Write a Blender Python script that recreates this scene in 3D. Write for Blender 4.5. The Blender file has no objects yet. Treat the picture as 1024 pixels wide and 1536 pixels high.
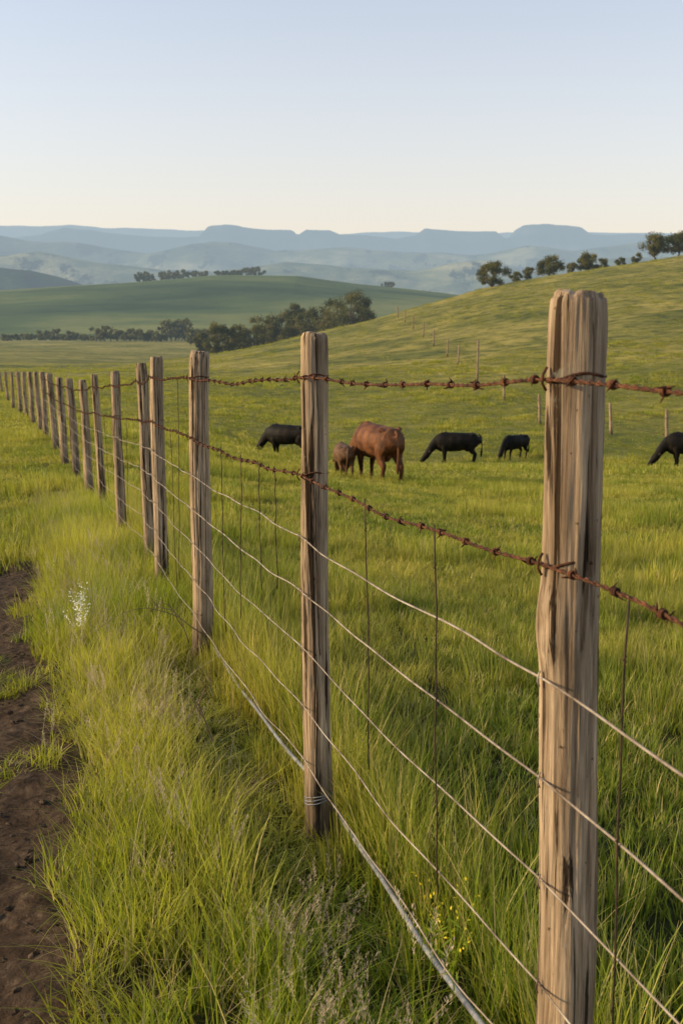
import bpy, math, random
import numpy as np
from mathutils import Vector, noise as mnoise

random.seed(7); rng = np.random.default_rng(7)
scene = bpy.context.scene
scene.view_settings.view_transform = 'Standard'
scene.view_settings.look = 'None'
scene.view_settings.exposure = 0
R = math.radians

# ------------------------------------------------------------ helpers
def link(o, parent=None):
    scene.collection.objects.link(o)
    if parent: o.parent = parent
    return o

def mesh_np(name, verts, faces, mats=(), smooth=False, matidx=None):
    me = bpy.data.meshes.new(name)
    verts = np.asarray(verts, dtype=np.float32).reshape(-1, 3)
    if isinstance(faces, np.ndarray):
        nf, k = faces.shape
        me.vertices.add(len(verts)); me.vertices.foreach_set('co', verts.ravel())
        me.loops.add(nf*k); me.loops.foreach_set('vertex_index', faces.astype(np.int32).ravel())
        me.polygons.add(nf)
        me.polygons.foreach_set('loop_start', np.arange(0, nf*k, k, dtype=np.int32))
        me.update(calc_edges=True)
    else:
        me.from_pydata([tuple(map(float, v)) for v in verts], [], faces)
        me.update()
    for m in mats: me.materials.append(m)
    if matidx is not None: me.polygons.foreach_set('material_index', np.asarray(matidx, dtype=np.int32))
    if smooth: me.polygons.foreach_set('use_smooth', np.ones(len(me.polygons), dtype=bool))
    me.update()
    return me

class MB:
    """collects quads/tris of several parts"""
    def __init__(s): s.v=[]; s.f=[]; s.m=[]
    def add(s, v, f, m=0):
        b=len(s.v); s.v.extend([tuple(p) for p in v]); s.f.extend([tuple(i+b for i in q) for q in f]); s.m.extend([m]*len(f))
    def mesh(s, name, mats, smooth=True): return mesh_np(name, s.v, s.f, mats, smooth, s.m)

def tube(mb, path, rad, n=6, m=0, cap=True):
    path=[Vector(p) for p in path]
    if not hasattr(rad,'__len__'): rad=[rad]*len(path)
    V=[];F=[]
    up=Vector((0,0,1)); prev=None
    for i,p in enumerate(path):
        t=(path[min(i+1,len(path)-1)]-path[max(i-1,0)])
        if t.length<1e-9: t=Vector((0,0,1))
        t.normalize()
        if prev is None:
            a=t.cross(up) if abs(t.z)<.95 else t.cross(Vector((1,0,0)))
        else:
            a=prev-t*prev.dot(t)
            if a.length<1e-6: a=t.cross(up)
        a.normalize(); prev=a; b=t.cross(a)
        for k in range(n):
            th=2*math.pi*k/n
            V.append(p+(a*math.cos(th)+b*math.sin(th))*rad[i])
    for i in range(len(path)-1):
        for k in range(n):
            k2=(k+1)%n
            F.append((i*n+k,i*n+k2,(i+1)*n+k2,(i+1)*n+k))
    if cap:
        F.append(tuple(range(n-1,-1,-1))); F.append(tuple((len(path)-1)*n+k for k in range(n)))
    mb.add(V,F,m)

def new_mat(name):
    m=bpy.data.materials.new(name); m.use_nodes=True
    try: m.cycles.emission_sampling='NONE'
    except Exception: pass
    nt=m.node_tree; nt.nodes.clear()
    out=nt.nodes.new('ShaderNodeOutputMaterial')
    return m,nt,out
def N(nt,t,**kw):
    n=nt.nodes.new(t)
    for k,v in kw.items(): setattr(n,k,v)
    return n
def L(nt,a,b): nt.links.new(a,b)
def ramp(nt, fac, stops):
    r=nt.nodes.new('ShaderNodeValToRGB')
    e=r.color_ramp.elements
    while len(e)<len(stops): e.new(.5)
    for el,(p,c) in zip(e,stops):
        el.position=p; el.color=(c[0],c[1],c[2],1)
    L(nt,fac,r.inputs[0]); return r.outputs[0]
def noise(nt, vec, scale, detail=4, rough=.55, dist=0):
    n=nt.nodes.new('ShaderNodeTexNoise'); n.inputs['Scale'].default_value=scale
    n.inputs['Detail'].default_value=detail; n.inputs['Roughness'].default_value=rough
    n.inputs['Distortion'].default_value=dist
    if vec is not None: L(nt,vec,n.inputs['Vector'])
    return n.outputs['Fac']
def mixc(nt, fac, a, b, mode='MIX'):
    n=nt.nodes.new('ShaderNodeMix'); n.data_type='RGBA'; n.blend_type=mode
    for s,v in ((0,fac),(6,a),(7,b)):
        if isinstance(v,(int,float)): n.inputs[s].default_value=v
        elif isinstance(v,tuple): n.inputs[s].default_value=(v[0],v[1],v[2],1)
        else: L(nt,v,n.inputs[s])
    return n.outputs[2]
def math_(nt,op,a,b=None,clamp=False):
    n=nt.nodes.new('ShaderNodeMath'); n.operation=op; n.use_clamp=clamp
    for i,v in enumerate((a,b)):
        if v is None: continue
        if isinstance(v,(int,float)): n.inputs[i].default_value=v
        else: L(nt,v,n.inputs[i])
    return n.outputs[0]
def mapping(nt, vec, scale):
    n=nt.nodes.new('ShaderNodeMapping'); n.inputs['Scale'].default_value=scale
    L(nt,vec,n.inputs['Vector']); return n.outputs[0]
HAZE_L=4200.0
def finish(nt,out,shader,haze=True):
    """painted aerial perspective: haze glow mixed into surfaces by distance from origin"""
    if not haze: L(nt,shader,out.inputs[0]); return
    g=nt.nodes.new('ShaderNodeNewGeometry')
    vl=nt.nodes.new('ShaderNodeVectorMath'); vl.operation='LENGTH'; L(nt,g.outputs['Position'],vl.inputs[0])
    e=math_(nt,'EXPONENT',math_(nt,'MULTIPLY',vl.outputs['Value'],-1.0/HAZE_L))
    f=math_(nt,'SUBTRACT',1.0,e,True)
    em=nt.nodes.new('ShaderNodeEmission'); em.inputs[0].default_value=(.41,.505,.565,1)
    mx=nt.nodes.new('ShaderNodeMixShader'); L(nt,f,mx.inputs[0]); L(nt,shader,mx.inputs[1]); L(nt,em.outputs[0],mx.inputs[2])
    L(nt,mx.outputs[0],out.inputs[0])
def princ(nt,col,rough=.8,spec=.3):
    p=nt.nodes.new('ShaderNodeBsdfPrincipled')
    if isinstance(col,tuple): p.inputs['Base Color'].default_value=(col[0],col[1],col[2],1)
    else: L(nt,col,p.inputs['Base Color'])
    p.inputs['Roughness'].default_value=rough
    p.inputs['Specular IOR Level'].default_value=spec
    return p
def bump(nt,h,strength,dist,shader_in):
    b=nt.nodes.new('ShaderNodeBump'); b.inputs['Strength'].default_value=strength; b.inputs['Distance'].default_value=dist
    L(nt,h,b.inputs['Height']); L(nt,b.outputs[0],shader_in)

# ------------------------------------------------------------ terrain heights (eye level is z=0)
POSTS=[ # Y, Xtop, Xbase, ztop, radius
 (0.10,.722,.722,.11,.043),
 (1.478,.322,.344,.036,.040),(2.857,-.0775,-.0585,-.034,.037),(4.776,-.626,-.650,-.137,.045),
 (6.33,-1.085,-1.10,-.212,.040),(7.26,-1.355,-1.33,-.287,.037),(8.9,-1.878,-1.86,-.417,.040),
 (10.8,-2.48,-2.44,-.54,.036),(13.0,-3.13,-3.10,-.715,.050),(15.5,-3.92,-3.88,-.83,.055),
 (17.5,-4.59,-4.56,-.92,.062),(20.5,-5.57,-5.5,-1.0,.06),(24,-6.68,-6.65,-1.14,.06),
 (27,-7.68,-7.62,-1.28,.06),(31,-8.99,-8.95,-1.47,.065),(35,-10.35,-10.3,-1.66,.065),(40,-12.05,-12.0,-1.9,.07),
 (46,-14.12,-14.1,-2.18,.07),(53,-16.56,-16.5,-2.5,.07),(60,-19.08,-19.0,-2.85,.07),(68,-21.9,-21.9,-3.2,.07),(76,-24.9,-24.9,-3.5,.07)]
fy=[-20]+[p[0] for p in POSTS]+[200,2000]
fx=[6.55]+[p[2] for p in POSTS]+[-70,-700]
def fence_x(Y): return np.interp(Y,fy,fx)
def smooth(t): t=np.clip(t,0,1); return t*t*(3-2*t)
zfY=[-60,-20,0,1.478,2.857,4.776,6.33,7.26,8.9,10.8,13,15.5,17.5,20.5,24,35,46,58,100,200,450,520,700,1000,1500,3000,20000]
zfZ=[-.2,-.6,-1.335,-1.414,-1.484,-1.587,-1.67,-1.74,-1.86,-1.99,-2.17,-2.30,-2.38,-2.5,-2.64,-3.18,-3.7,-4.27,-5.6,-7.4,-8.3,-9.5,-14,-20,-60,-90,-90]
zpY=[-60,-20,0,3,8,14,26,46,58,80,100,150,200,320,450,520,700,1000,1500,3000,20000]
zpZ=[-.3,-.7,-1.40,-1.56,-2.0,-2.6,-3.9,-6.2,-6.35,-6.7,-7.3,-8.2,-8.8,-9.5,-8.4,-9.5,-14,-20,-60,-90,-90]
hX=[-400,-60,-30,-14.8,-3.3,4.9,13.3,21.7,30,40,54,100,200,500]
hZ=[-9.5,-9.3,-7.5,-4.6,-1.8,0.1,2.5,4.8,6.4,7.9,9.9,15,20,24]
gX=[-3000,-900,-500,-282,-172,-100,-34,21,76,150,400,900,3000]
gZ=[-20,0,15,23,29.6,35.7,35,28,22,12,-8,-20,-20]
def wav(X,Y,s,seed=0):
    return (np.sin(X*s+seed)+np.sin(Y*s*1.13+2.1*seed+.7)+np.sin((X+Y)*s*.77+seed*3.)*.8+np.sin((X-1.3*Y)*s*1.9+seed)*.5)/3.3
def terrain(X,Y):
    X=np.asarray(X,dtype=float);Y=np.asarray(Y,dtype=float)
    zf=np.interp(Y,zfY,zfZ); zp=np.interp(Y,zpY,zpZ)
    w=smooth((X-fence_x(Y))/(1.3+.30*np.maximum(Y,0)))
    z=zf*(1-w)+zp*w
    t=np.clip((Y-44)/126.,0,1); p=.55*t+.45*smooth(t); p=p*(1-smooth((Y-172)/170.))
    hz=np.interp(X,hX,hZ); z=z+np.maximum(hz+8.4,0)*p
    p2=smooth((Y-540)/360.)*(1-smooth((Y-920)/520.))
    z=z+np.maximum(np.interp(X,gX,gZ)+18,0)*p2
    d=np.hypot(X,Y)
    z=z+wav(X,Y,1.1,1)*.025*smooth((d-1)/4)+wav(X,Y,.22,2)*.10*smooth((d-10)/30)+wav(X,Y,.05,5)*.5*smooth((d-70)/200)
    z=z+wav(X,Y,.004,3)*25*smooth((Y-1500)/1500)
    dd=X-fence_x(Y)
    z=z-.05*np.exp(-((dd+1.1)/.3)**2)*(1-smooth((Y-9)/8))
    return z
def tz(x,y): return float(terrain(x,y))

# ------------------------------------------------------------ ground material
m_ground,nt,out=new_mat('pasture_ground')
g=N(nt,'ShaderNodeNewGeometry'); pos=g.outputs['Position']
n1=noise(nt,pos,.9,5,.6); n2=noise(nt,pos,.07,4,.6); n3=noise(nt,pos,9,5,.7)
col=ramp(nt,n1,[(.3,(.085,.110,.018)),(.5,(.19,.20,.030)),(.7,(.31,.275,.055))])
col=mixc(nt,.5,col,ramp(nt,n2,[(.35,(.12,.145,.028)),(.65,(.32,.27,.06))]))
col=mixc(nt,.8,col,ramp(nt,n3,[(.3,(.5,.5,.45)),(.65,(1.25,1.25,1.15))]),'MULTIPLY')
# grazing terraces and tussock patches on the slopes
st=noise(nt,mapping(nt,pos,(.045,.075,.4)),1.0,7,.72,.5)
tus=noise(nt,mapping(nt,pos,(.5,.8,.8)),1.0,6,.75)
fcol=ramp(nt,st,[(.36,(.10,.120,.028)),(.48,(.22,.205,.045)),(.62,(.38,.315,.085))])
fcol=mixc(nt,.95,fcol,ramp(nt,tus,[(.38,(.30,.38,.32)),(.5,(.92,.92,.90)),(.64,(1.3,1.22,1.1))]),'MULTIPLY')
sp=N(nt,'ShaderNodeSeparateXYZ'); L(nt,pos,sp.inputs[0])
far=math_(nt,'MULTIPLY',math_(nt,'SUBTRACT',sp.outputs[1],30),1/60,True)
col=mixc(nt,far,col,fcol)
vf=noise(nt,mapping(nt,pos,(.004,.011,.01)),1.0,7,.65,.4)
vcol=ramp(nt,vf,[(.36,(.028,.055,.015)),(.5,(.085,.12,.028)),(.64,(.21,.215,.055))])
vfac=math_(nt,'MULTIPLY',math_(nt,'SUBTRACT',sp.outputs[1],480),1/100,True)
col=mixc(nt,vfac,col,vcol)
at=N(nt,'ShaderNodeAttribute',attribute_name='track')
dn=noise(nt,pos,5,6,.65)
soil=ramp(nt,noise(nt,pos,16,8,.72),[(.3,(.020,.013,.008)),(.52,(.085,.055,.034)),(.75,(.20,.14,.09))])
tf=math_(nt,'MULTIPLY',math_(nt,'SUBTRACT',math_(nt,'ADD',at.outputs['Fac'],dn),.85),5,True)
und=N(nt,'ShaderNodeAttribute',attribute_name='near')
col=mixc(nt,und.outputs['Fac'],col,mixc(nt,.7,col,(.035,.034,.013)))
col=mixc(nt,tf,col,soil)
p=princ(nt,col,.95,.1)
bh=math_(nt,'ADD',noise(nt,pos,18,8,.7),math_(nt,'MULTIPLY',tus,8.0))
bump(nt,bh,.9,.06,p.inputs['Normal'])
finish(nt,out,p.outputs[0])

def axis(lo,hi,n,s):
    a=np.linspace(math.asinh(lo/s),math.asinh(hi/s),n); return np.sinh(a)*s
xs=axis(-9000,9000,460,1.2); ys=axis(-60,14000,620,1.5)
GX,GY=np.meshgrid(xs,ys); GZ=terrain(GX,GY)
nearm=(np.hypot(GX,GY)<14)
GZ=GZ+ (rng.random(GZ.shape)-.5)*.022*nearm
D=GX-fence_x(GY)
ontrack=np.exp(-((D+1.10)/.45)**4)*(1-smooth((GY-8)/7))
GZ=GZ+ontrack*(.028*wav(GX,GY,11,2)+.018*wav(GX,GY,27,5))
nx,ny=len(xs),len(ys)
idx=np.arange(nx*ny).reshape(ny,nx)
F=np.stack([idx[:-1,:-1],idx[:-1,1:],idx[1:,1:],idx[1:,:-1]],-1).reshape(-1,4)
me=mesh_np('ground',np.stack([GX,GY,GZ],-1),F,[m_ground],True)
tr=np.exp(-((D+1.10)/.50)**4)*(1-smooth((GY-8)/7))
a=me.attributes.new('track','FLOAT','POINT'); a.data.foreach_set('value',tr.ravel().astype(np.float32)*.95)
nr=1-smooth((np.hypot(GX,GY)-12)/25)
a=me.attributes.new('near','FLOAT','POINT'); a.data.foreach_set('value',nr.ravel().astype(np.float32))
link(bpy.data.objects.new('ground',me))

# ------------------------------------------------------------ far hills
def hill_mat(name,c0,c1,c2,sc,wood=None):
    m,nt,out=new_mat(name)
    g=N(nt,'ShaderNodeNewGeometry')
    n=noise(nt,mapping(nt,g.outputs['Position'],(sc,sc*1.6,sc*3)),1,7,.62,.3)
    c=ramp(nt,n,[(.36,c0),(.5,c1),(.64,c2)])
    if wood:
        wn=noise(nt,mapping(nt,g.outputs['Position'],(wood,wood*.5,wood)),1,5,.7)
        c=mixc(nt,ramp(nt,wn,[(.54,(0,0,0)),(.60,(1,1,1))]),c,(.012,.022,.012))
    p=princ(nt,c,1,.0); bump(nt,n,.6,60,p.inputs['Normal'])
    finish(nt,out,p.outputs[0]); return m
def range_hills(name,yc,depth,table,mat,rough,seed,floor=-120,nx=420,ny=46,cliff=1.0):
    bx=[a*yc for a,b in table]; bz=[b*yc for a,b in table]
    X=np.linspace(min(bx),max(bx),nx); Y=np.linspace(yc-depth,yc+depth,ny)
    GX,GY=np.meshgrid(X,Y)
    cz=np.interp(GX,bx,bz)
    V=np.zeros_like(GX)
    for j in range(ny):
        for i in range(nx):
            V[j,i]=mnoise.fractal(Vector((GX[j,i]/depth*1.7+seed,GY[j,i]/depth*1.2,seed)),1.0,2.1,5)
    t=1-np.abs(GY-yc)/depth
    t2=np.clip(t*1.15+V*.26*(1-t)**.5,0,1)
    prof=smooth(t2)**cliff
    Z=floor+(cz-floor)*prof + V*rough*np.minimum(1,(1-t)*4+.12)
    idx=np.arange(nx*ny).reshape(ny,nx)
    F=np.stack([idx[:-1,:-1],idx[:-1,1:],idx[1:,1:],idx[1:,:-1]],-1).reshape(-1,4)
    link(bpy.data.objects.new(name,mesh_np(name,np.stack([GX,GY,Z],-1),F,[mat],True)))
def uv2(u,v):
    dy=(768-v)/1600.; den=.9842+.1771*dy
    return ((u-512)/1600./den, (-.1771+.9842*dy)/den)
def T(lst): return [uv2(u,v) for u,v in lst]
mfar=hill_mat('distant_plateau_hazy_rock',(.15,.18,.20),(.20,.23,.24),(.27,.29,.28),.001)  # pale bluish rock tones, distance haze put into the base colour
mf=hill_mat('far_mesa_hazy_rock',(.010,.020,.035),(.03,.045,.06),(.10,.11,.115),.0016)  # blue tint of the rock is haze worked into its colour
mm=hill_mat('valley_hill_grass',(.05,.08,.035),(.14,.155,.07),(.34,.31,.16),.0030,.009)
mdk=hill_mat('wooded_hill_scrub',(.012,.025,.014),(.025,.042,.02),(.05,.07,.035),.012)
range_hills('distant_plateau',11000,1200,T([(-700,346),(-300,343),(0,340),(70,340),(110,338),(160,344),(300,349),(480,353),(560,350),(700,352),(900,350),(1000,352),(1700,348)]),mfar,18,6.6,nx=420,ny=40,cliff=.75)
range_hills('mesa_hills',7600,1100,T([(-700,360),(-300,356),(0,362),(60,356),(110,348),(125,350),(200,355),(305,358),(318,343),(345,342),(380,345),(440,347),(447,354),(460,346),(495,349),(510,356),(560,362),(590,364),(620,356),(634,345),(660,346),(700,348),(738,349),(752,360),(765,356),(777,342),(862,345),(877,354),(960,356),(1024,364),(1300,353),(1700,356)]),mf,20,3.1,nx=640,ny=50,cliff=.75)
range_hills('rolling_hills',5000,1100,T([(-700,378),(-200,372),(0,360),(60,366),(150,372),(230,382),(330,370),(420,380),(520,372),(600,382),(700,386),(780,372),(850,378),(950,364),(1010,360),(1060,358),(1400,368),(1700,374)]),mm,26,8.3)
range_hills('valley_hills',3300,800,T([(-700,398),(-200,386),(0,394),(70,381),(140,392),(250,404),(340,408),(430,391),(520,400),(620,410),(700,400),(790,410),(900,392),(1024,384),(1400,394),(1700,400)]),mm,24,5.7)
range_hills('wooded_hill',1900,380,T([(-900,385),(-300,388),(-60,396),(0,401),(50,406),(100,418),(135,432),(200,450),(700,452),(760,440),(1700,440)]),mdk,10,1.2)

# ------------------------------------------------------------ wood / metal materials
m_wood,nt,out=new_mat('weathered_wood')
tc=N(nt,'ShaderNodeTexCoord'); oi=N(nt,'ShaderNodeObjectInfo')
vo=N(nt,'ShaderNodeVectorMath',operation='ADD'); L(nt,tc.outputs['Object'],vo.inputs[0])
cb=N(nt,'ShaderNodeCombineXYZ'); L(nt,math_(nt,'MULTIPLY',oi.outputs['Random'],37),cb.inputs[2]); L(nt,math_(nt,'MULTIPLY',oi.outputs['Random'],11),cb.inputs[0])
L(nt,cb.outputs[0],vo.inputs[1]); v=vo.outputs[0]
gr=noise(nt,mapping(nt,v,(95,95,3.2)),1,8,.7,.35)
fine=noise(nt,mapping(nt,v,(330,330,9)),1,4,.7)
big=noise(nt,mapping(nt,v,(16,16,2.6)),1,4,.6,.3)
ck=noise(nt,mapping(nt,v,(46,46,1.4)),1,5,.6,.6)
c=ramp(nt,gr,[(.32,(.17,.115,.072)),(.48,(.38,.285,.19)),(.64,(.58,.455,.32))])
c=mixc(nt,.75,c,ramp(nt,big,[(.34,(.42,.36,.31)),(.50,(.92,.87,.82)),(.68,(1.24,1.14,1.02))]),'MULTIPLY')
c=mixc(nt,.65,c,ramp(nt,fine,[(.3,(.38,.36,.34)),(.6,(1.14,1.14,1.14))]),'MULTIPLY')
crk=ramp(nt,ck,[(.395,(.08,.06,.045)),(.425,(1,1,1))])
c=mixc(nt,.95,c,crk,'MULTIPLY')
dots=noise(nt,v,60,3,.5); c=mixc(nt,1.0,c,ramp(nt,dots,[(.25,(.25,.2,.17)),(.30,(1,1,1))]),'MULTIPLY')
lich=noise(nt,v,22,6,.7); c=mixc(nt,ramp(nt,lich,[(.62,(0,0,0)),(.70,(.4,.4,.4))]),c,(.33,.32,.25))
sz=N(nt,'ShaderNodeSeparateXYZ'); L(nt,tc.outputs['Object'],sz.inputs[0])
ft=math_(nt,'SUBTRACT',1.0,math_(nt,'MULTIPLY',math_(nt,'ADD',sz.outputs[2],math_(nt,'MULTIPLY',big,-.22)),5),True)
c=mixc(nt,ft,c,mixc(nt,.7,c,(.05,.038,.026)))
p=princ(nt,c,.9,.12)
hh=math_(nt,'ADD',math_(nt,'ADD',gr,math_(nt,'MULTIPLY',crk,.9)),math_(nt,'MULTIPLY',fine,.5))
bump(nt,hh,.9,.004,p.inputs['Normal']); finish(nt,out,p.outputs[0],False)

def simple(name,scale,stops,rough,spec,metal=0):
    m,nt,out=new_mat(name)
    tc=N(nt,'ShaderNodeTexCoord'); n=noise(nt,tc.outputs['Object'],scale,5,.7)
    p=princ(nt,ramp(nt,n,stops),rough,spec); p.inputs['Metallic'].default_value=metal; finish(nt,out,p.outputs[0],False); return m
m_rust=simple('rusty_barbed_wire_steel',60,[(.35,(.025,.012,.008)),(.52,(.095,.038,.019)),(.70,(.24,.10,.044))],.85,.2,.1)
m_wire=simple('galvanised_wire',14,[(.35,(.14,.10,.07)),(.5,(.34,.27,.20)),(.68,(.52,.44,.35))],.55,.4,.3)
m_dark=simple('dark_stay_wire',30,[(.4,(.03,.02,.014)),(.65,(.11,.065,.04))],.7,.3,.3)
m_pipe=simple('grey_poly_pipe',12,[(.4,(.15,.15,.155)),(.65,(.33,.33,.33))],.45,.5)

# ------------------------------------------------------------ fence
def post_off(r,z,seed):
    return .35*r*mnoise.noise(Vector((z*1.3,seed,0))), .35*r*mnoise.noise(Vector((seed,z*1.3,3)))
def make_post(name,base,top,r,nseg,nlev,seed,parent,knot=None,ncrack=5):
    rs=random.Random(seed)
    base=Vector(base); top=Vector(top); H=(top-base).length
    cr=[(rs.uniform(0,6.283),rs.uniform(-.2,.6)*H,rs.uniform(.5,1.1)*H,rs.uniform(.035,.08),rs.uniform(.12,.30)) for _ in range(ncrack)]
    cr+= [(rs.uniform(0,6.283),rs.uniform(.6,.85)*H,1.05*H,rs.uniform(.04,.08),rs.uniform(.25,.4)) for _ in range(3)]
    V=[];F=[]
    zs=[-.25+ (H+.25)*i/(nlev-1) for i in range(nlev)]
    ph=rs.uniform(0,6)
    def ringpt(z,th,shrink=1.0):
        rr=r*(1.06-.10*z/H)
        rr*=1+.03*math.cos(2*th+ph+z*.8)+.02*math.cos(3*th+ph*2-z)
        rr*=1+.11*mnoise.noise(Vector((math.cos(th)*1.1+seed,math.sin(th)*1.1,z*2.2)))+.055*mnoise.noise(Vector((math.cos(th)*4,math.sin(th)*4+seed,z*2.5)))
        rr+=.0018*mnoise.noise(Vector((math.cos(th)*14,math.sin(th)*14+seed,z*9)))
        for a,z0,z1,w,d in cr:
            a2=a+.25*mnoise.noise(Vector((z*2.5,a,seed)))
            dd=(th-a2+math.pi)%(2*math.pi)-math.pi
            if abs(dd)<3*w and z0<z<z1:
                e=min(1,(z-z0)/.12,(z1-z)/.12)
                rr-=r*d*max(e,0)*math.exp(-(dd/w)**2)
        if knot:
            for (ka,kz,kr,kh) in knot:
                dd=((th-ka+math.pi)%(2*math.pi)-math.pi)*r; q=math.hypot(dd/kr,(z-kz)/(kr*2.2))
                rr+=kh*(math.exp(-q*q)-.55*math.exp(-(q*2.6)**2))
        rr*=1-.10*math.exp(-max(H-z,0)/.012)
        cx,cy=post_off(r,z,seed)
        return (cx+rr*shrink*math.cos(th),cy+rr*shrink*math.sin(th),z)
    for z in zs[:-1]:
        for k in range(nseg): V.append(ringpt(z,2*math.pi*k/nseg))
    ringsN=len(zs)-1
    tops=[(.99,-.006),(.95,-.001),(.86,.001),(.6,0),(.3,.001)]
    sl=rs.uniform(-.14,.14)
    for sh,dz in tops:
        for k in range(nseg):
            th=2*math.pi*k/nseg; q=ringpt(H,th,sh)
            jag=.007*mnoise.noise(Vector((q[0]*90,q[1]*90,seed)))
            V.append((q[0],q[1],H+dz+sl*q[0]+jag))
    nr=ringsN+len(tops)
    for i in range(nr-1):
        for k in range(nseg):
            k2=(k+1)%nseg; F.append((i*nseg+k,i*nseg+k2,(i+1)*nseg+k2,(i+1)*nseg+k))
    V.append((0,0,H)); c=len(V)-1
    for k in range(nseg): F.append(((nr-1)*nseg+k,(nr-1)*nseg+(k+1)%nseg,c))
    me=mesh_np(name,V,F,[m_wood],True)
    o=bpy.data.objects.new(name,me); o.location=base
    d=(top-base).normalized(); o.rotation_mode='QUATERNION'; o.rotation_quaternion=Vector((0,0,1)).rotation_difference(d)
    link(o,parent); return o

fence=bpy.data.objects.new('barbed_wire_fence',None); link(fence)
att=[]
for i,(Y,xt,xb,zt,r) in enumerate(POSTS):
    zb=tz(xb,Y)
    yo=random.uniform(-.01,.01) if i>3 else 0
    n = (120,240) if i==1 else (96,180) if i==2 else (64,120) if i in(3,4) else (28,50)
    kn=None
    if i==1: kn=[(R(205),.99,.024,.013),(R(250),.62,.008,.003)]
    if i==2: kn=[(R(255),.16,.014,.005),(R(230),.5,.01,.003)]
    make_post('wooden_post',(xb,Y,zb),(xt,Y+yo,zt),r,n[0],n[1],i*3.7+1,fence,kn)
    att.append((Vector((xt,Y,zt)),Vector((xb,Y,zb)),r))
def centre(i,off):
    top,base,r=att[i]; H=(top-base).length
    o=min(off*(H/1.45 if i>4 else 1),H-.03)
    cx,cy=post_off(r,H-o,i*3.7+1)
    return top+(base-top).normalized()*o+Vector((cx,cy,0))
def attach(i,off,extra=.003):
    r=att[i][2]; q=centre(i,off)
    a=att[max(i-1,0)][0]; b=att[min(i+1,len(att)-1)][0]
    t=(b-a); t.z=0; t.normalize(); nrm=Vector((-t.y,t.x,0))
    if nrm.x>0: nrm=-nrm
    return q+nrm*(r*1.0+extra)
def wire_path(off,sag,step,imax,extra=.003,jit=.0,wav_=0):
    P=[]
    for i in range(imax):
        a=attach(i,off,extra)+Vector((0,0,random.uniform(-jit,jit)*(i>2))); b=attach(i+1,off,extra)
        if i>0: a=P[-1]
        n=max(2,int((b-a).length/step))
        sg=sag*(.6+.8*random.random())
        for k in range(0 if i==0 else 1,n+1):
            t=k/n; q=a.lerp(b,t); q.z-=4*t*(1-t)*sg
            if wav_: 
                e=min(1,t*6,(1-t)*6); s=i*9.1+t*(b-a).length
                q.z+=wav_*e*mnoise.noise(Vector((s*2.5,off*30,0))); q.x+=wav_*e*mnoise.noise(Vector((s*2.5,off*30,8)))
            P.append(q)
    return P
def barbed(name,off,sag,seed):
    rs=random.Random(seed); mb=MB()
    P=wire_path(off,sag,.012,12,.004,.01,.014)
    for s in (0,1):
        path=[];ph=0
        for k,q in enumerate(P):
            t=(P[min(k+1,len(P)-1)]-P[max(k-1,0)]).normalized(); a=t.cross(Vector((0,0,1))).normalized(); b=t.cross(a)
            if k: ph+=(P[k]-P[k-1]).length/.045*6.283
            path.append(q+(a*math.cos(ph+s*math.pi)+b*math.sin(ph+s*math.pi))*.0021)
            if q.y>14: break
        tube(mb,path,.0018,5)
        tube(mb,[P[k] for k in range(len(path)-1,len(P),6)] ,.0035,4)
    acc=0;k=0
    for k in range(1,len(P)-1):
        acc+=(P[k]-P[k-1]).length
        if P[k].y>22: break
        if acc>.10:
            acc=rs.uniform(-.015,.01)
            q=P[k]; t=(P[k+1]-P[k-1]).normalized(); a=t.cross(Vector((0,0,1))).normalized(); b=t.cross(a)
            turns=2.6; m=24; ph=rs.uniform(0,6); coil=[]
            for j in range(m):
                th=ph+turns*6.283*j/m
                coil.append(q+t*((j/m-.5)*.011)+(a*math.cos(th)+b*math.sin(th))*.0048)
            tube(mb,coil,.0018,4)
            for s in (0,1):
                e=coil[0] if s==0 else coil[-1]; out=(e-q).normalized()
                tn=t.cross(out)*(1 if s else -1)
                dr=(out*.5+tn*.9+t*rs.uniform(-.6,.6)).normalized()
                tube(mb,[e,e+dr*.006,e+dr*.011],[.0016,.0013,.0004],4)
                dr2=(-dr+t*rs.uniform(-.5,.5)+out*rs.uniform(0,.8)).normalized()
                tube(mb,[e,e+dr2*.005,e+dr2*.010],[.0016,.0013,.0004],4)
    for i in range(1,7): # staples and tie wire
        q=attach(i,off,.006); r=att[i][2]
        tube(mb,[q+Vector((.002,0,.016)),q+Vector((-.004,-.003,.006)),q+Vector((-.004,0,-.006)),q+Vector((.002,0,-.016))],.002,5)
        if (i+seed)%2==0 or i<3:
            c=centre(i,off); rr=r*1.0
            path=[c+Vector((math.cos(t)*rr,math.sin(t)*rr,.003*math.sin(3*t)+.007*math.cos(t+1))) for t in np.linspace(0,6.283,28)]
            tube(mb,path,.0022,5)
    link(bpy.data.objects.new(name,mb.mesh(name,[m_rust])),fence)
barbed('barbed_wire_top',.115,.024,1)
barbed('barbed_wire_lower',.375,.012,2)
mb=MB()
for off,sag in ((.545,.008),(.70,.01),(.86,.012),(1.03,.016),(1.19,.02)):
    P=wire_path(off,sag,.05,16,.002,.02,.014)
    tube(mb,P,.0020 if off<.8 else .0017,5)
    for i in range(1,6):
        q=attach(i,off,.006)
        tube(mb,[q+Vector((0,0,.012)),q+Vector((-.003,-.002,.004)),q+Vector((-.003,0,-.004)),q+Vector((0,0,-.012))],.0014,5)
link(bpy.data.objects.new('plain_wire',mb.mesh('plain_wire',[m_wire])),fence)
mb=MB(); P=wire_path(1.355,.015,.06,3,-.088,0,.008); tube(mb,P,.0068,8)
c2=centre(2,1.31)
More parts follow.
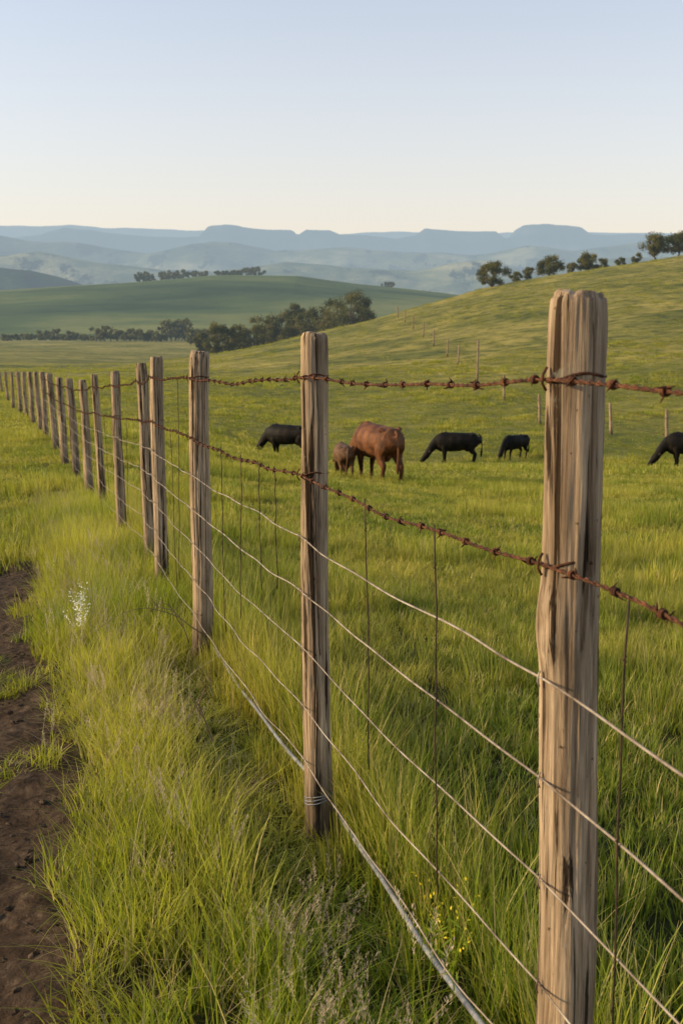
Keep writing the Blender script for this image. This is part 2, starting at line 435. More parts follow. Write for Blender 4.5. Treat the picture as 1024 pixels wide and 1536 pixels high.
for w in range(3):
    tube(mb,[c2+Vector((math.cos(t)*.040,math.sin(t)*.040,.005*w+.012*math.cos(t+.5*w))) for t in np.linspace(0,6.283,24)],.0018,5)
link(bpy.data.objects.new('bottom_cable',mb.mesh('bottom_cable',[m_pipe])),fence)
mb=MB()
def stay(Y,o1=.375,o2=1.0):
    for i in range(len(att)-1):
        if att[i][0].y<=Y<att[i+1][0].y:
            t=(Y-att[i][0].y)/(att[i+1][0].y-att[i][0].y)
            a=attach(i,o1).lerp(attach(i+1,o1),t); b=attach(i,o2).lerp(attach(i+1,o2),t)
            b+=Vector((random.uniform(-.02,.02),random.uniform(-.02,.02),0)); n=9
            path=[a.lerp(b,k/n)+Vector((random.uniform(-.003,.003),random.uniform(-.003,.003),0)) for k in range(n+1)]
            tube(mb,path,.0016,5)
            for k in range(1,n,3):
                q=path[k]; tube(mb,[q+Vector((.003,0,.004)),q+Vector((-.003,-.002,0)),q+Vector((.003,.002,-.004))],.001,4)
for Y,o1,o2 in ((1.26,.375,1.1),(1.88,.375,1.08),(2.29,.375,1.0),(2.72,.375,.85),(3.14,.375,.75),(3.36,.375,.8),(3.62,.375,.95),(4.0,.375,1.1),(4.35,.115,1.2),(5.1,.115,1.1),(5.4,.375,1.2),(5.75,.375,.95),(6.05,.115,1.2),(6.7,.375,1.1),(7.9,.375,1.1),(8.4,.375,1.1),(9.6,.375,1.1),(10.2,.375,1.1),(11.8,.375,1.1)):
    stay(Y,o1,o2)
link(bpy.data.objects.new('stay_wire',mb.mesh('stay_wire',[m_dark])),fence)

f2=bpy.data.objects.new('paddock_fence',None); link(f2)
fp=[(19,44,1.6),(15.6,51,1.75),(13.8,54.5,1.6),(10.8,58,1.65),(10.3,68,1.6),(9.85,78,3.0),(9.7,90,1.6),(9.6,98,1.6),(9.2,108,1.6),(8.9,118,1.6),(8.6,130,1.6),(8.3,142,1.6),(8.1,155,1.6)]
tops=[]
for i,(x,y,h) in enumerate(fp):
    z=tz(x,y); lx=random.uniform(-.16,.12)*(1 if h<2 else .3)
    make_post('wooden_post',(x,y,z),(x+lx,y,z+h),.075,12,12,50+i,f2,None,1)
    tops.append((Vector((x,y,z)),Vector((x+lx,y,z+min(h,1.5)))))
mb=MB()
for f in (.35,.6,.88):
    P=[a.lerp(b,f)+Vector((-.08,0,0)) for a,b in tops]; tube(mb,P,.007,4)
link(bpy.data.objects.new('plain_wire',mb.mesh('plain_wire_far',[m_dark])),f2)

# ------------------------------------------------------------ vegetation materials
def blade_mat(name,base,mid,tip,transl=.45,dry=(.30,.24,.11),dryamt=.25,vary=True):
    m,nt,out=new_mat(name)
    g=N(nt,'ShaderNodeNewGeometry'); oi=N(nt,'ShaderNodeObjectInfo')
    at=N(nt,'ShaderNodeAttribute',attribute_name='h')
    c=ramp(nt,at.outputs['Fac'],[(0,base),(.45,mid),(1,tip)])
    if vary:
        pn=noise(nt,g.outputs['Position'],.8,2,.6)
        c=mixc(nt,ramp(nt,pn,[(.40,(0,0,0)),(.62,(1,1,1))]),mixc(nt,.55,c,(.065,.14,.010)),mixc(nt,.5,c,(.50,.40,.07)))
    ra=N(nt,'ShaderNodeAttribute',attribute_name='rnd')
    df=math_(nt,'LESS_THAN',ra.outputs['Fac'],dryamt)
    c=mixc(nt,math_(nt,'MULTIPLY',df,.85),c,dry)
    hs=N(nt,'ShaderNodeHueSaturation'); L(nt,c,hs.inputs['Color'])
    L(nt,math_(nt,'ADD',math_(nt,'MULTIPLY',oi.outputs['Random'],.8),.65),hs.inputs['Value'])
    d=princ(nt,hs.outputs[0],.55,.25)
    t=N(nt,'ShaderNodeBsdfTranslucent'); L(nt,mixc(nt,.45,hs.outputs[0],(.55,.55,.03)) if vary else hs.outputs[0],t.inputs[0])
    mx=N(nt,'ShaderNodeMixShader'); mx.inputs[0].default_value=transl
    L(nt,d.outputs[0],mx.inputs[1]); L(nt,t.outputs[0],mx.inputs[2])
    L(nt,mx.outputs[0],out.inputs[0]); return m
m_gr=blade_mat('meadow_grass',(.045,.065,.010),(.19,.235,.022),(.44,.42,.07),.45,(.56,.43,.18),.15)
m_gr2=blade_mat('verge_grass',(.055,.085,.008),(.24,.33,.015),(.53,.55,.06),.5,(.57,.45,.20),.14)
m_seed=blade_mat('seed_head',(.18,.18,.07),(.40,.33,.21),(.58,.46,.34),.35,(.52,.40,.31),.5,False)
m_dry=blade_mat('dry_stem',(.20,.15,.08),(.42,.34,.18),(.56,.46,.27),.3,(.3,.22,.12),.5,False)
m_white=blade_mat('white_petal',(.6,.6,.5),(.7,.68,.6),(.8,.78,.7),.3,(.8,.78,.7),0,False)
m_yel=blade_mat('yellow_petal',(.6,.45,.02),(.7,.52,.02),(.75,.6,.03),.3,(.7,.5,.02),0,False)

class Blades:
    def __init__(s): s.v=[];s.f=[];s.h=[];s.r=[];s.m=[]
    def blade(s,p0,az,H,w,bend,segs=4,m=0,az2=None,rnd=None):
        ux,uy=math.cos(az),math.sin(az); sx,sy=-uy,ux
        if az2 is not None: sx,sy=math.cos(az2),math.sin(az2)
        rnd=random.random() if rnd is None else rnd
        b=len(s.v)
        for i in range(segs+1):
            t=i/segs
            q=bend*H*t*t*.75
            z=H*t*(1-.28*bend*bend*t*.6)
            ww=w*(1-t**1.6)*.5+.0002
            px=p0[0]+ux*q; py=p0[1]+uy*q
            s.v.append((px-sx*ww,py-sy*ww,p0[2]+z)); s.v.append((px+sx*ww,py+sy*ww,p0[2]+z+.1*ww))
            s.h+= [t,t]; s.r+=[rnd,rnd]
        for i in range(segs):
            s.f.append((b+2*i,b+2*i+1,b+2*i+3,b+2*i+2)); s.m.append(m)
    def quad(s,c,a,bv,h,m=0,rnd=None):
        b=len(s.v); c=Vector(c); rnd=random.random() if rnd is None else rnd
        for q in (c-a,c-bv*.6,c+a,c+bv*.6): s.v.append(tuple(q)); s.h.append(h); s.r.append(rnd)
        s.f.append((b,b+1,b+2,b+3)); s.m.append(m)
    def obj(s,name,mats):
        me=mesh_np(name,s.v,np.array(s.f),mats,True,s.m)
        a=me.attributes.new('h','FLOAT','POINT'); a.data.foreach_set('value',np.array(s.h,dtype=np.float32))
        a=me.attributes.new('rnd','FLOAT','POINT'); a.data.foreach_set('value',np.array(s.r,dtype=np.float32))
        return bpy.data.objects.new(name,me)
def rv(s=1): return Vector((random.gauss(0,1),random.gauss(0,1),random.gauss(0,1))).normalized()*s
def tuft(name,n,rad,h0,h1,w,bend,mats,segs=4):
    B=Blades()
    for _ in range(n):
        a=random.uniform(0,6.283); rr=rad*math.sqrt(random.random())
        az=a+random.gauss(0,.9)
        B.blade((rr*math.cos(a),rr*math.sin(a),-.01),az,random.uniform(h0,h1)*random.uniform(.7,1.1),w*random.uniform(.6,1.3),abs(random.gauss(.35,bend)),segs)
    return B.obj(name,mats)
def seedtuft(name,n,H,headlen,fl,mats):
    B=Blades()
    for _ in range(n):
        a=random.uniform(0,6.283); rr=.05*random.random(); az=random.uniform(0,6.283); h=H*random.uniform(.6,1.1); bd=random.uniform(.05,.45)
        p0=(rr*math.cos(a),rr*math.sin(a),0)
        B.blade(p0,az,h,.0022,bd,5,0); rn=random.random()
        for k in range(fl):
            t=1-headlen/h*(k/fl); q=bd*h*t*t*.75
            c=(p0[0]+math.cos(az)*q,p0[1]+math.sin(az)*q,h*t*(1-.28*bd*bd*t*.6))
            sp=.013*math.sin(math.pi*min(1,(k+.8)/fl))+.002
            d=rv(sp); B.quad(Vector(c)+d*.6,Vector((d.x*.3,d.y*.3,.0046)),d.cross(Vector((0,0,1))).normalized()*.0017,.5+.5*random.random(),1,rn)
    for _ in range(8):
        B.blade((random.uniform(-.04,.04),random.uniform(-.04,.04),0),random.uniform(0,6.28),H*random.uniform(.3,.6),.003,random.uniform(.2,.8),4,0)
    return B.obj(name,mats)
def flower(name,H,mats,petal,n=5,fl=26,sp=.02):
    B=Blades()
    for _ in range(n):
        az=random.uniform(0,6.28); h=H*random.uniform(.6,1.05); bd=random.uniform(.05,.4)
        B.blade((random.gauss(0,.02),random.gauss(0,.02),0),az,h,.004,bd,5,0)
        for k in range(fl):
            t=1-.35*(k/fl); q=bd*h*t*t*.75
            c=Vector((math.cos(az)*q,math.sin(az)*q,h*t))+rv(sp*random.random())
            d=rv(petal*random.uniform(.5,1.1)); B.quad(c,d,d.cross(rv()).normalized()*petal*.8,.8,1)
        for k in range(8):
            t=random.uniform(.1,.7); c=Vector((math.cos(az)*bd*h*t*t*.75,math.sin(az)*bd*h*t*t*.75,h*t)); d=rv(.02)
            B.quad(c+d,d,d.cross(rv()).normalized()*.005,.6,0)
    return B.obj(name,mats)

def coll(name,objs):
    c=bpy.data.collections.new(name)
    for o in objs: c.objects.link(o)
    return c
def scatter(name,P,rot,sc,collection,idx):
    P=np.asarray(P,dtype=np.float32); n=len(P)
    me=bpy.data.meshes.new(name); me.vertices.add(n); me.vertices.foreach_set('co',P.ravel())
    a=me.attributes.new('rot','FLOAT_VECTOR','POINT'); a.data.foreach_set('vector',np.asarray(rot,dtype=np.float32).ravel())
    a=me.attributes.new('scl','FLOAT_VECTOR','POINT'); a.data.foreach_set('vector',np.asarray(sc,dtype=np.float32).ravel())
    a=me.attributes.new('pick','INT','POINT'); a.data.foreach_set('value',np.asarray(idx,dtype=np.int32))
    o=link(bpy.data.objects.new(name,me))
    ng=bpy.data.node_groups.new(name+'_scatter','GeometryNodeTree')
    ng.interface.new_socket('Geometry',in_out='INPUT',socket_type='NodeSocketGeometry')
    ng.interface.new_socket('Geometry',in_out='OUTPUT',socket_type='NodeSocketGeometry')
    gi=ng.nodes.new('NodeGroupInput'); go=ng.nodes.new('NodeGroupOutput')
    ip=ng.nodes.new('GeometryNodeInstanceOnPoints'); ci=ng.nodes.new('GeometryNodeCollectionInfo')
    ci.inputs['Collection'].default_value=collection; ci.inputs['Separate Children'].default_value=True; ci.inputs['Reset Children'].default_value=True
    def na(nm,dt):
        q=ng.nodes.new('GeometryNodeInputNamedAttribute'); q.data_type=dt; q.inputs['Name'].default_value=nm; return q.outputs['Attribute']
    l=ng.links.new
    l(gi.outputs[0],ip.inputs['Points']); l(ci.outputs[0],ip.inputs['Instance']); ip.inputs['Pick Instance'].default_value=True
    l(na('pick','INT'),ip.inputs['Instance Index']); l(na('rot','FLOAT_VECTOR'),ip.inputs['Rotation']); l(na('scl','FLOAT_VECTOR'),ip.inputs['Scale'])
    l(ip.outputs[0],go.inputs[0])
    md=o.modifiers.new('scatter','NODES'); md.node_group=ng
    return o
def ptsrand(n,y0,y1,power,wide=.42,margin=1.6):
    u=rng.random(n); k=power+1
    Y=(y0**k+u*(y1**k-y0**k))**(1/k)
    X=(rng.random(n)*2-1)*(wide*Y+margin)
    return X,Y
def emit(name,X,Y,collection,nvar,s0,s1,zoff=0,tilt=.12,hs=None):
    n=len(X); Z=terrain(X,Y)+zoff
    rot=np.stack([rng.normal(0,tilt,n),rng.normal(0,tilt,n)+.06,rng.random(n)*6.283],-1)
    s=s0+(s1-s0)*rng.random(n)
    if hs is None: hs=np.ones(n)
    sc=np.stack([s,s,s*hs*(.8+.4*rng.random(n))],-1)
    return scatter(name,np.stack([X,Y,Z],-1),rot,sc,collection,rng.integers(0,nvar,n))

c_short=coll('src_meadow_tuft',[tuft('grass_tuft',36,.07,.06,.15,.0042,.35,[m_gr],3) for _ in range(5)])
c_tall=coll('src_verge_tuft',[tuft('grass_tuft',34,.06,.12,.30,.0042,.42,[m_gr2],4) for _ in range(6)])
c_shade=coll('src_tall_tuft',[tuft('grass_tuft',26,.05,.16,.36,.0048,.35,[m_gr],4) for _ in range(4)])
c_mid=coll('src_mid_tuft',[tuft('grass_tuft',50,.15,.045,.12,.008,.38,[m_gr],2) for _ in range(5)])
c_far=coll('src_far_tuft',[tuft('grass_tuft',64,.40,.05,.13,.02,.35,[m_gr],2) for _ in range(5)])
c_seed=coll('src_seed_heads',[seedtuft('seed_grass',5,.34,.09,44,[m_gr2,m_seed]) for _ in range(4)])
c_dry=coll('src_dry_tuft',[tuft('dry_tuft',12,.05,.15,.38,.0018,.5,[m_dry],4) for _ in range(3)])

X,Y=ptsrand(13500,.5,9,.75); d=X-fence_x(Y); k=(d>-.02); X,Y,d=X[k],Y[k],d[k]
emit('meadow_grass',X,Y,c_short,5,.7,1.25,hs=.70+.8*(wav(X,Y,2.6,9)+rng.normal(0,.2,len(X))>.28)+.25*np.exp(-((d-.30)/.2)**2))
X,Y=ptsrand(18500,7.5,28,.45); d=X-fence_x(Y)
emit('meadow_grass',X,Y,c_mid,5,.7,1.35,hs=.6+1.1*(wav(X,Y,1.1,4)+rng.normal(0,.2,len(X))>.34))
X,Y=ptsrand(21000,25,95,.15,.42,3)
emit('meadow_grass',X,Y,c_far,5,.6,1.35,hs=.5+1.2*(wav(X,Y,.45,4)+rng.normal(0,.2,len(X))>.34))
X,Y=ptsrand(9000,90,175,.6,.40,3)
k=wav(X,Y,.12,4)+rng.normal(0,.6,len(X))>.1; X,Y=X[k],Y[k]
emit('meadow_grass',X,Y,c_far,5,1.0,2.2,hs=.55+0*X)
# verge
X,Y=ptsrand(27000,.6,12,.55); d=X-fence_x(Y)
nz=.13*wav(X,Y,4.3,3)
pr=smooth((d+.77+nz)/.12)*(1-smooth((d-.04)/.12)); pr=np.maximum(pr,.6*(d<-1.62)); pr=np.maximum(pr,.40*(wav(X,Y,4.1,2)>.28)*(d<.1)); pr=np.maximum(pr,smooth((Y-7.2)/2.5)*(d<.1)*.7)
k=rng.random(len(X))<pr; X,Y,d=X[k],Y[k],d[k]
hs=np.clip(.95-.5*smooth((-d-.45)/.3)+.35*wav(X,Y,2.3,6),.3,1.4)
foot=smooth((d+.36)/.18); hs=hs*(1-.74*foot*(1-smooth((Y-4.2)/1.2))); hs=np.where(d<-.85,hs*.55,hs)
emit('verge_grass',X,Y,c_tall,6,.65,1.1,hs=hs)
X,Y=ptsrand(1100,1.0,12,.3); X=fence_x(Y)+.10+np.abs(rng.normal(.06,.12,len(Y)))
emit('tall_grass',X,Y,c_shade,4,.6,1.05)
X,Y=ptsrand(420,1.5,12,.3); X=fence_x(Y)-.42+rng.normal(0,.15,len(Y))
emit('dry_grass',X,Y,c_dry,3,.6,1.0,tilt=.22)
n=34; Y=rng.uniform(1.45,2.2,n); X=fence_x(Y)-.22+rng.normal(0,.09,n)
Y2=rng.uniform(2.4,7.5,85); X2=fence_x(Y2)-.42+rng.normal(0,.13,85)
emit('seed_head_grass',np.r_[X,X2],np.r_[Y,Y2],c_seed,4,.5,.9,tilt=.18)
c_wf=coll('src_white',[flower('white_wildflower',.40,[m_gr2,m_white],.008,6,14,.018) for _ in range(2)])
c_yf=coll('src_yellow',[flower('yellow_wildflower',.32,[m_gr2,m_yel],.0055,4,7,.012) for _ in range(2)])
emit('white_wildflowers',np.array([-1.30,-1.24,-1.34]),np.array([5.15,4.9,5.35]),c_wf,2,.8,1.0)
emit('yellow_wildflowers',np.array([.215,.24,.05]),np.array([2.15,2.05,3.1]),c_yf,2,.85,1.05)
mb=MB()
for (x,y,dx,dy,l) in [(-.62,4.72,-.7,-.1,.7),(-.68,4.65,-.5,.1,.5),(-.5,3.6,.15,-.3,.45),(-.42,3.3,-.2,-.2,.4),(-.75,4.9,-.3,-.25,.5)]:
    z=tz(x,y)+.14; p=[]
    for k in range(9):
        t=k/8; p.append((x+dx*l*t+random.uniform(-.012,.012),y+dy*l*t,z+.16*math.sin(t*2.8)+random.uniform(-.01,.01)))
    tube(mb,p,[.003*(1-.7*k/8) for k in range(9)],5)
    for k in (2,4,5,6):
        q=Vector(p[k]); tube(mb,[q,q+Vector((random.uniform(-.06,.06),random.uniform(-.05,.05),random.uniform(.02,.08)))],[.0014,.0005],4)
link(bpy.data.objects.new('dry_twigs',mb.mesh('dry_twigs',[m_dry])))
mb=MB()
for _ in range(1500):
    y=random.uniform(1.5,9); x=float(fence_x(y))-1.10+random.gauss(0,.27); s=min(.018,abs(random.gauss(.004,.006))+.003); z=tz(x,y)
    V=[];Fc=[]; ax=random.uniform(.7,1.5)
    for a in range(5):
        for b in range(6):
            ph=math.pi*a/4; th=6.283*b/6; v=Vector((ax*math.sin(ph)*math.cos(th),math.sin(ph)*math.sin(th)/ax,.5*math.cos(ph)))*s*(1+1.1*mnoise.noise(Vector((x*50+b*.9,y*50+a*.9,0))))
            V.append((x+v.x,y+v.y,z+v.z+.1*s))
    for a in range(4):
        for b in range(6): Fc.append((a*6+b,a*6+(b+1)%6,(a+1)*6+(b+1)%6,(a+1)*6+b))
    mb.add(V,Fc)
m_soil=simple('soil_clod',40,[(.35,(.03,.02,.012)),(.65,(.14,.095,.06))],.95,.1)
link(bpy.data.objects.new('soil_clods',mb.mesh('soil_clods',[m_soil],False)))

# ------------------------------------------------------------ trees
m_leaf,nt,out=new_mat('tree_foliage')
g=N(nt,'ShaderNodeNewGeometry'); at=N(nt,'ShaderNodeAttribute',attribute_name='rnd')
c=ramp(nt,noise(nt,g.outputs['Position'],.35,3,.6),[(.35,(.045,.062,.018)),(.65,(.17,.155,.040))])
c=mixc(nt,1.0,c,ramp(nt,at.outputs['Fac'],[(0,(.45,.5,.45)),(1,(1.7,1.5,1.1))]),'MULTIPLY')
d=princ(nt,c,.7,.2); t=N(nt,'ShaderNodeBsdfTranslucent'); L(nt,c,t.inputs[0])
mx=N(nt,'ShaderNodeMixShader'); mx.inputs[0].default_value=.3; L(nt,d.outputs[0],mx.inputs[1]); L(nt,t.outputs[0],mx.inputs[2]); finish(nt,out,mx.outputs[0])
m_bark,nt,out=new_mat('tree_bark'); g=N(nt,'ShaderNodeNewGeometry')
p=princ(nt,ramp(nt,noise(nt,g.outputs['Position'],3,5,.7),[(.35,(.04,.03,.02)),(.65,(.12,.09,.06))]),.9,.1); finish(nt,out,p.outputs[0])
def tree_geo(B,MBk,base,H,W,rs,leaf=.30,dens=1.0,trunkfrac=.2):
    base=Vector(base); tf=H*trunkfrac
    tp=[base+Vector((0,0,-.5)),base+Vector((rs.uniform(-.05,.05)*H,0,tf*.5)),base+Vector((rs.uniform(-.06,.06)*H,0,tf)),base+Vector((rs.uniform(-.08,.08)*H,0,H*.62))]
    tube(MBk,tp,[.045*H,.036*H,.03*H,.012*H],7)
    nc=int(13*dens)+3; cl=[]
    for i in range(nc):
        a=rs.uniform(0,6.283); zz=rs.uniform(0,1); rad=math.sqrt(rs.random())*(.5*W)*(.45+.75*math.sin(math.pi*min(1,.22+zz*.7)))*.85
        c=base+Vector((math.cos(a)*rad,math.sin(a)*rad,tf+ (H-tf)*(.10+.76*zz)))
        cr=rs.uniform(.12,.23)*min(W,H)
        cl.append((c,cr))
        if i<7: tube(MBk,[tp[2],tp[2].lerp(c,.5)+Vector((0,0,.04*H)),c],[.018*H,.011*H,.004*H],5)
    for c,cr in cl:
        tone=rs.random()
        for _ in range(int(95*dens)):
            d=Vector((rs.gauss(0,1),rs.gauss(0,1),rs.gauss(0,.75))).normalized()
            q=c+d*cr*(rs.random()**.45)*rs.uniform(.75,1.15)
            a=Vector((rs.gauss(0,1),rs.gauss(0,1),rs.gauss(0,1))).normalized()*leaf*rs.uniform(.5,1.1)
            b=a.cross(d+Vector((.01,.3,.2))).normalized()*leaf*rs.uniform(.6,1)
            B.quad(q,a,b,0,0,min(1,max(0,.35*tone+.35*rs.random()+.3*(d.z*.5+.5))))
def build_tree_obj(name,specs,seed,leaf=.3,dens=1.0,tfr=.2):
    rs=random.Random(seed); B=Blades(); K=MB()
    for (x,y,H,W) in specs: tree_geo(B,K,(x,y,tz(x,y)-.2),H,W,rs,leaf,dens,tfr)
    nb=len(B.v); V=B.v+K.v; Fc=[tuple(f) for f in B.f]+[tuple(i+nb for i in f) for f in K.f]
    me=mesh_np(name,V,Fc,[m_leaf,m_bark],False,[0]*len(B.f)+[1]*len(K.f))
    a=me.attributes.new('rnd','FLOAT','POINT'); a.data.foreach_set('value',np.array(B.r+[.5]*len(K.v),dtype=np.float32))
    link(bpy.data.objects.new(name,me))
def spec(u,vtop,Y,wpx,minh=2.0):
    r,s=uv2(u,vtop); x=r*Y; H=max(s*Y-tz(x,Y),minh); return (x,Y,H,wpx/1600*Y)
for i,(u,v,Y,w) in enumerate([(739,387,168,46),(774,404,178,19),(795,398,180,20),(824,380,182,38),(883,375,186,30),(983,348,174,40),(1018,344,176,38),(858,390,186,18),(905,385,188,20),(930,384,188,16),(955,376,188,16)]):
    build_tree_obj('broadleaf_tree',[spec(u,v,Y,w)],100+i,.15 if w>25 else .12,2.0 if w>25 else 1.2,.05 if i==0 else .2)
for i,(u,v,Y,w) in enumerate([(327,480,225,42),(350,484,228,32),(385,470,250,46),(418,460,262,50),(445,448,262,28),(470,456,250,48),(497,442,245,56),(526,430,238,66),(545,438,240,38),(365,492,250,32),(405,478,262,38),(440,470,255,40),(300,496,260,26)]):
    build_tree_obj('broadleaf_tree',[spec(u,v,Y,w,4)],200+i,.26,1.7,.12)
sp=[]
for (u0,u1,v0,v1,Y,n,w) in [(140,170,484,490,430,4,20),(170,245,489,496,440,12,18),(246,284,472,480,450,6,26),(284,325,486,494,400,8,22),(0,140,499,506,470,18,16),(325,400,492,500,380,6,22),(60,120,492,498,480,5,16)]:
    for k in range(n):
        t=(k+random.random()*.8)/n; sp.append(spec(u0+(u1-u0)*t,random.uniform(v0,v1),Y+random.uniform(-20,20),w*random.uniform(.7,1.3),3))
build_tree_obj('distant_trees',sp,5,.5,.6,.1)
sp=[]
for (u0,u1,v,n,w) in [(205,230,406,4,14),(240,284,403,8,16),(290,312,405,4,12),(326,362,407,7,12),(366,392,398,4,16),(574,590,421,2,11)]:
    for k in range(n):
        sp.append(spec(u0+(u1-u0)*(k+.5)/n,v+random.uniform(-1,5),880+random.uniform(-15,25),w*random.uniform(.8,1.5),4))
build_tree_obj('hilltop_trees',sp,6,.9,.6,.05)

# ------------------------------------------------------------ cattle
def coat(name,c0,c1,c2):
    m,nt,out=new_mat(name); tc=N(nt,'ShaderNodeTexCoord')
    n=noise(nt,tc.outputs['Object'],3,5,.6); f=noise(nt,mapping(nt,tc.outputs['Object'],(25,60,25)),1,4,.6)
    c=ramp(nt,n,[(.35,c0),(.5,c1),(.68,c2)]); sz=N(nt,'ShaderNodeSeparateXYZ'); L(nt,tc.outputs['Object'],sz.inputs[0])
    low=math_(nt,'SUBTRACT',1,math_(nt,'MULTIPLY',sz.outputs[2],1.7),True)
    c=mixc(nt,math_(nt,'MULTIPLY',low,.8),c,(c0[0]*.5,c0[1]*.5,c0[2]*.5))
    p=princ(nt,c,.65,.15); bump(nt,f,.3,.015,p.inputs['Normal']); finish(nt,out,p.outputs[0],False); return m
m_brown=coat('brown_cattle_coat',(.060,.024,.010),(.13,.050,.019),(.22,.092,.038))
m_black=coat('black_cattle_coat',(.004,.0035,.003),(.009,.007,.005),(.024,.016,.010))
m_tan=coat('tan_calf_coat',(.07,.035,.017),(.12,.062,.03),(.18,.10,.055))
def sweep(mb,pts,n=16):
    P=[Vector(p[:3]) for p in pts]; V=[];Fc=[]
    for i,p in enumerate(pts):
        t=(P[min(i+1,len(P)-1)]-P[max(i-1,0)]).normalized()
        lat=Vector((0,1,0)); lat=(lat-t*lat.dot(t)).normalized(); up=lat.cross(t)
        for k in range(n):
            th=6.2832*k/n; V.append(P[i]+lat*math.cos(th)*p[4]+up*math.sin(th)*p[3])
    for i in range(len(pts)-1):
        for k in range(n): Fc.append((i*n+k,i*n+(k+1)%n,(i+1)*n+(k+1)%n,(i+1)*n+k))
    Fc.append(tuple(range(n-1,-1,-1))); Fc.append(tuple((len(pts)-1)*n+k for k in range(n)))
    mb.add(V,Fc)
def cow(name,x,y,heading,scale,mat,seed,calf=False,look=0.0):
    rs=random.Random(seed); mb=MB()
    sweep(mb,[(-1.02,0,1.16,.05,.06),(-1.0,0,1.10,.19,.19),(-.90,0,1.07,.26,.28),(-.72,0,1.035,.31,.325),(-.45,0,.985,.36,.35),(-.1,0,.95,.405,.39),(.22,0,.945,.415,.37),(.5,0,.955,.40,.31),(.70,0,.985,.34,.245),(.84,0,1.0,.24,.17),(.9,0,1.0,.1,.08)],20)
    for s in (1,-1): sweep(mb,[(-.80,s*.2,1.27,.03,.03),(-.70,s*.24,1.29,.06,.07),(-.56,s*.18,1.27,.03,.04)],8)
    sweep(mb,[(.20,0,1.28,.04,.06),(.46,0,1.325,.07,.11),(.70,0,1.25,.06,.07)],10)
    hl=look
    nk=[(.48,0,1.06,.34,.22),(.78,hl*.08,.95,.27,.17),(1.0,hl*.2,.75,.19,.13),(1.14,hl*.3,.56,.15,.115),(1.2,hl*.33,.46,.13,.105)]
    hd=[(1.12,hl*.31,.54,.10,.10),(1.20,hl*.35,.45,.15,.135),(1.30,hl*.42,.32,.135,.12),(1.39,hl*.48,.20,.105,.095),(1.45,hl*.52,.11,.095,.095),(1.47,hl*.53,.05,.06,.065)]
    ear=(1.13,hl*.33,.54)
    sweep(mb,nk,16); sweep(mb,hd,14)
    for s in (1,-1):
        e=Vector(ear); sweep(mb,[(e.x,e.y+s*.08,e.z,.03,.03),(e.x-.01,e.y+s*.17,e.z+.01,.06,.04),(e.x-.02,e.y+s*.26,e.z-.01,.035,.03)],8)
    for s in (1,-1):
        o=rs.uniform(-.12,.14)
        sweep(mb,[(.52,s*.15,.98,.20,.12),(.50,s*.19,.76,.15,.11),(.50+o*.4,s*.19,.56,.10,.08),(.52+o*.7,s*.18,.39,.066,.062),(.52+o*.9,s*.18,.33,.057,.053),(.52+o,s*.18,.17,.043,.041),(.53+o,s*.18,.10,.054,.050),(.555+o,s*.18,.045,.062,.058),(.56+o,s*.18,0,.066,.061)],12)
        o=rs.uniform(-.16,.16)
        sweep(mb,[(-.72,s*.15,1.06,.28,.16),(-.68,s*.2,.88,.25,.15),(-.62+o*.2,s*.21,.70,.18,.12),(-.70+o*.5,s*.2,.55,.115,.085),(-.84+o*.8,s*.19,.43,.075,.061),(-.83+o*.9,s*.19,.35,.059,.051),(-.80+o,s*.19,.19,.045,.042),(-.79+o,s*.19,.11,.056,.050),(-.765+o,s*.19,.045,.064,.058),(-.76+o,s*.19,0,.068,.062)],12)
    sweep(mb,[(.42,0,.62,.06,.06),(.60,0,.63,.12,.11),(.78,0,.74,.13,.10),(.86,0,.85,.06,.05)],10)
    if not calf: sweep(mb,[(-.66,0,.66,.05,.06),(-.50,0,.61,.10,.13),(-.32,0,.65,.05,.06)],10)
    tw=rs.uniform(-.08,.08)
    sweep(mb,[(-.96,0,1.28,.04,.04),(-1.05,0,1.20,.036,.036),(-1.10,tw*.5,.95,.028,.028),(-1.10,tw,.7,.026,.026),(-1.09,tw,.55,.045,.04),(-1.08,tw,.42,.05,.045),(-1.07,tw,.30,.02,.02)],8)
    me=mesh_np(name+'_raw',mb.v,mb.f,[mat])
    o=bpy.data.objects.new(name,me); link(o)
    rm=o.modifiers.new('r','REMESH'); rm.mode='VOXEL'; rm.voxel_size=.018; rm.use_smooth_shade=True
    sm=o.modifiers.new('s','SMOOTH'); sm.factor=.5; sm.iterations=3
    dg=bpy.context.evaluated_depsgraph_get(); m2=bpy.data.meshes.new_from_object(o.evaluated_get(dg)); o.modifiers.clear(); o.data=m2
    m2.polygons.foreach_set('use_smooth',np.ones(len(m2.polygons),dtype=bool))
    if not m2.materials: m2.materials.append(mat)
    o.scale=(scale,)*3; o.rotation_euler=(0,0,R(heading)); o.location=(x,y,tz(x,y)-.01)
    return o
cow('brown_cow',.82,25.0,115,1.0,m_brown,1,look=.3)
cow('brown_calf',.04,25.2,100,.60,m_tan,2,calf=True)
cow('black_cow',4.9,45.5,178,1.0,m_black,3)
cow('black_cow',-2.2,43.0,158,1.0,m_black,4)
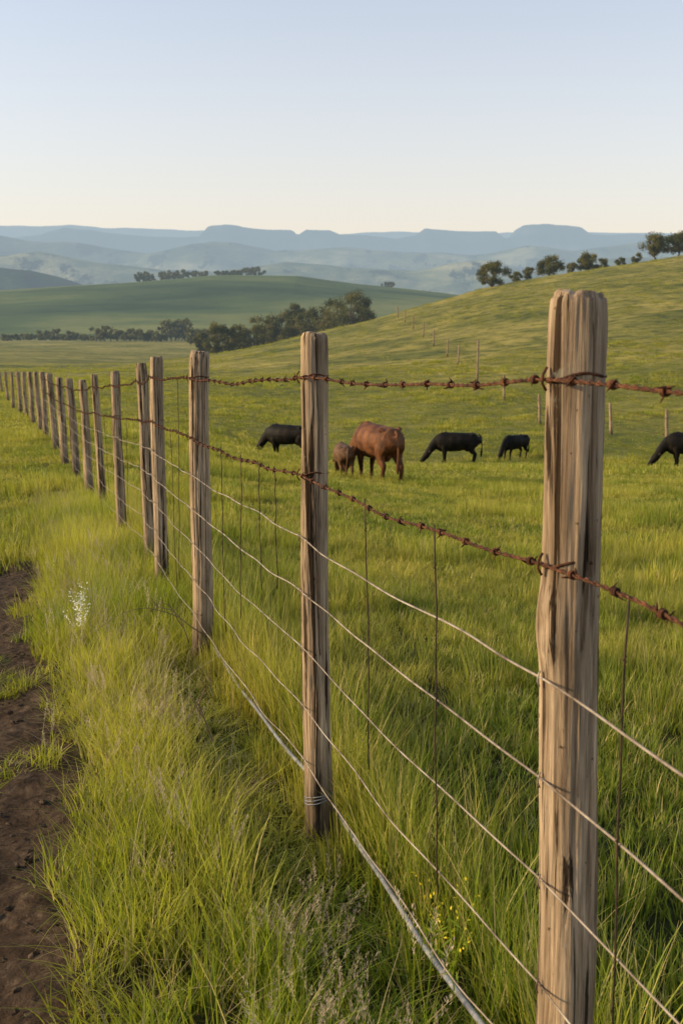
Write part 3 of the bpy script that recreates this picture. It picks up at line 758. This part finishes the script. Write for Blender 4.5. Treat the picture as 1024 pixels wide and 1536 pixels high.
cow('black_calf',7.75,47.5,218,.80,m_black,5,calf=True,look=.3)
cow('black_cow',13.1,40,176,1.0,m_black,8)

# ------------------------------------------------------------ light
S=Vector((-1.0,.0,.335)).normalized()
elev=math.asin(S.z); az=math.atan2(S.x,S.y)
sun=bpy.data.lights.new('sun','SUN'); sun.energy=5.0; sun.angle=R(.5); sun.color=(1,.76,.43)
so=link(bpy.data.objects.new('sun',sun)); so.rotation_mode='QUATERNION'; so.rotation_quaternion=S.to_track_quat('Z','Y'); so.location=(-30,0,30)
w=bpy.data.worlds.new('World'); scene.world=w; w.use_nodes=True; nt=w.node_tree
bg=nt.nodes['Background']; sky=nt.nodes.new('ShaderNodeTexSky'); sky.sky_type='NISHITA'; sky.sun_disc=False
sky.sun_elevation=elev; sky.sun_rotation=az%(2*math.pi); sky.air_density=1.0; sky.dust_density=1.0; sky.ozone_density=1.2; sky.altitude=400
hs=nt.nodes.new('ShaderNodeHueSaturation'); hs.inputs['Saturation'].default_value=.88; hs.inputs['Value'].default_value=1.95
nt.links.new(sky.outputs[0],hs.inputs['Color'])
# dusty evening air low over the horizon
tcw=nt.nodes.new('ShaderNodeTexCoord'); sx=nt.nodes.new('ShaderNodeSeparateXYZ'); nt.links.new(tcw.outputs['Generated'],sx.inputs[0])
zc=math_(nt,'MAXIMUM',sx.outputs[2],0.0)
fac=math_(nt,'MULTIPLY',math_(nt,'EXPONENT',math_(nt,'MULTIPLY',zc,-4.3)),.99)
mixed=mixc(nt,fac,hs.outputs[0],(6.9,5.65,4.6))
nt.links.new(mixed,bg.inputs[0]); bg.inputs[1].default_value=.126

# ------------------------------------------------------------ camera
cam=bpy.data.cameras.new('camera'); cam.sensor_fit='VERTICAL'; cam.sensor_height=36; cam.lens=37.5; cam.clip_end=40000; cam.clip_start=.02
cam.dof.use_dof=True; cam.dof.focus_distance=2.9; cam.dof.aperture_fstop=10
co=link(bpy.data.objects.new('camera',cam)); co.location=(0,0,0); co.rotation_euler=(R(90-10.204),0,0)
scene.camera=co
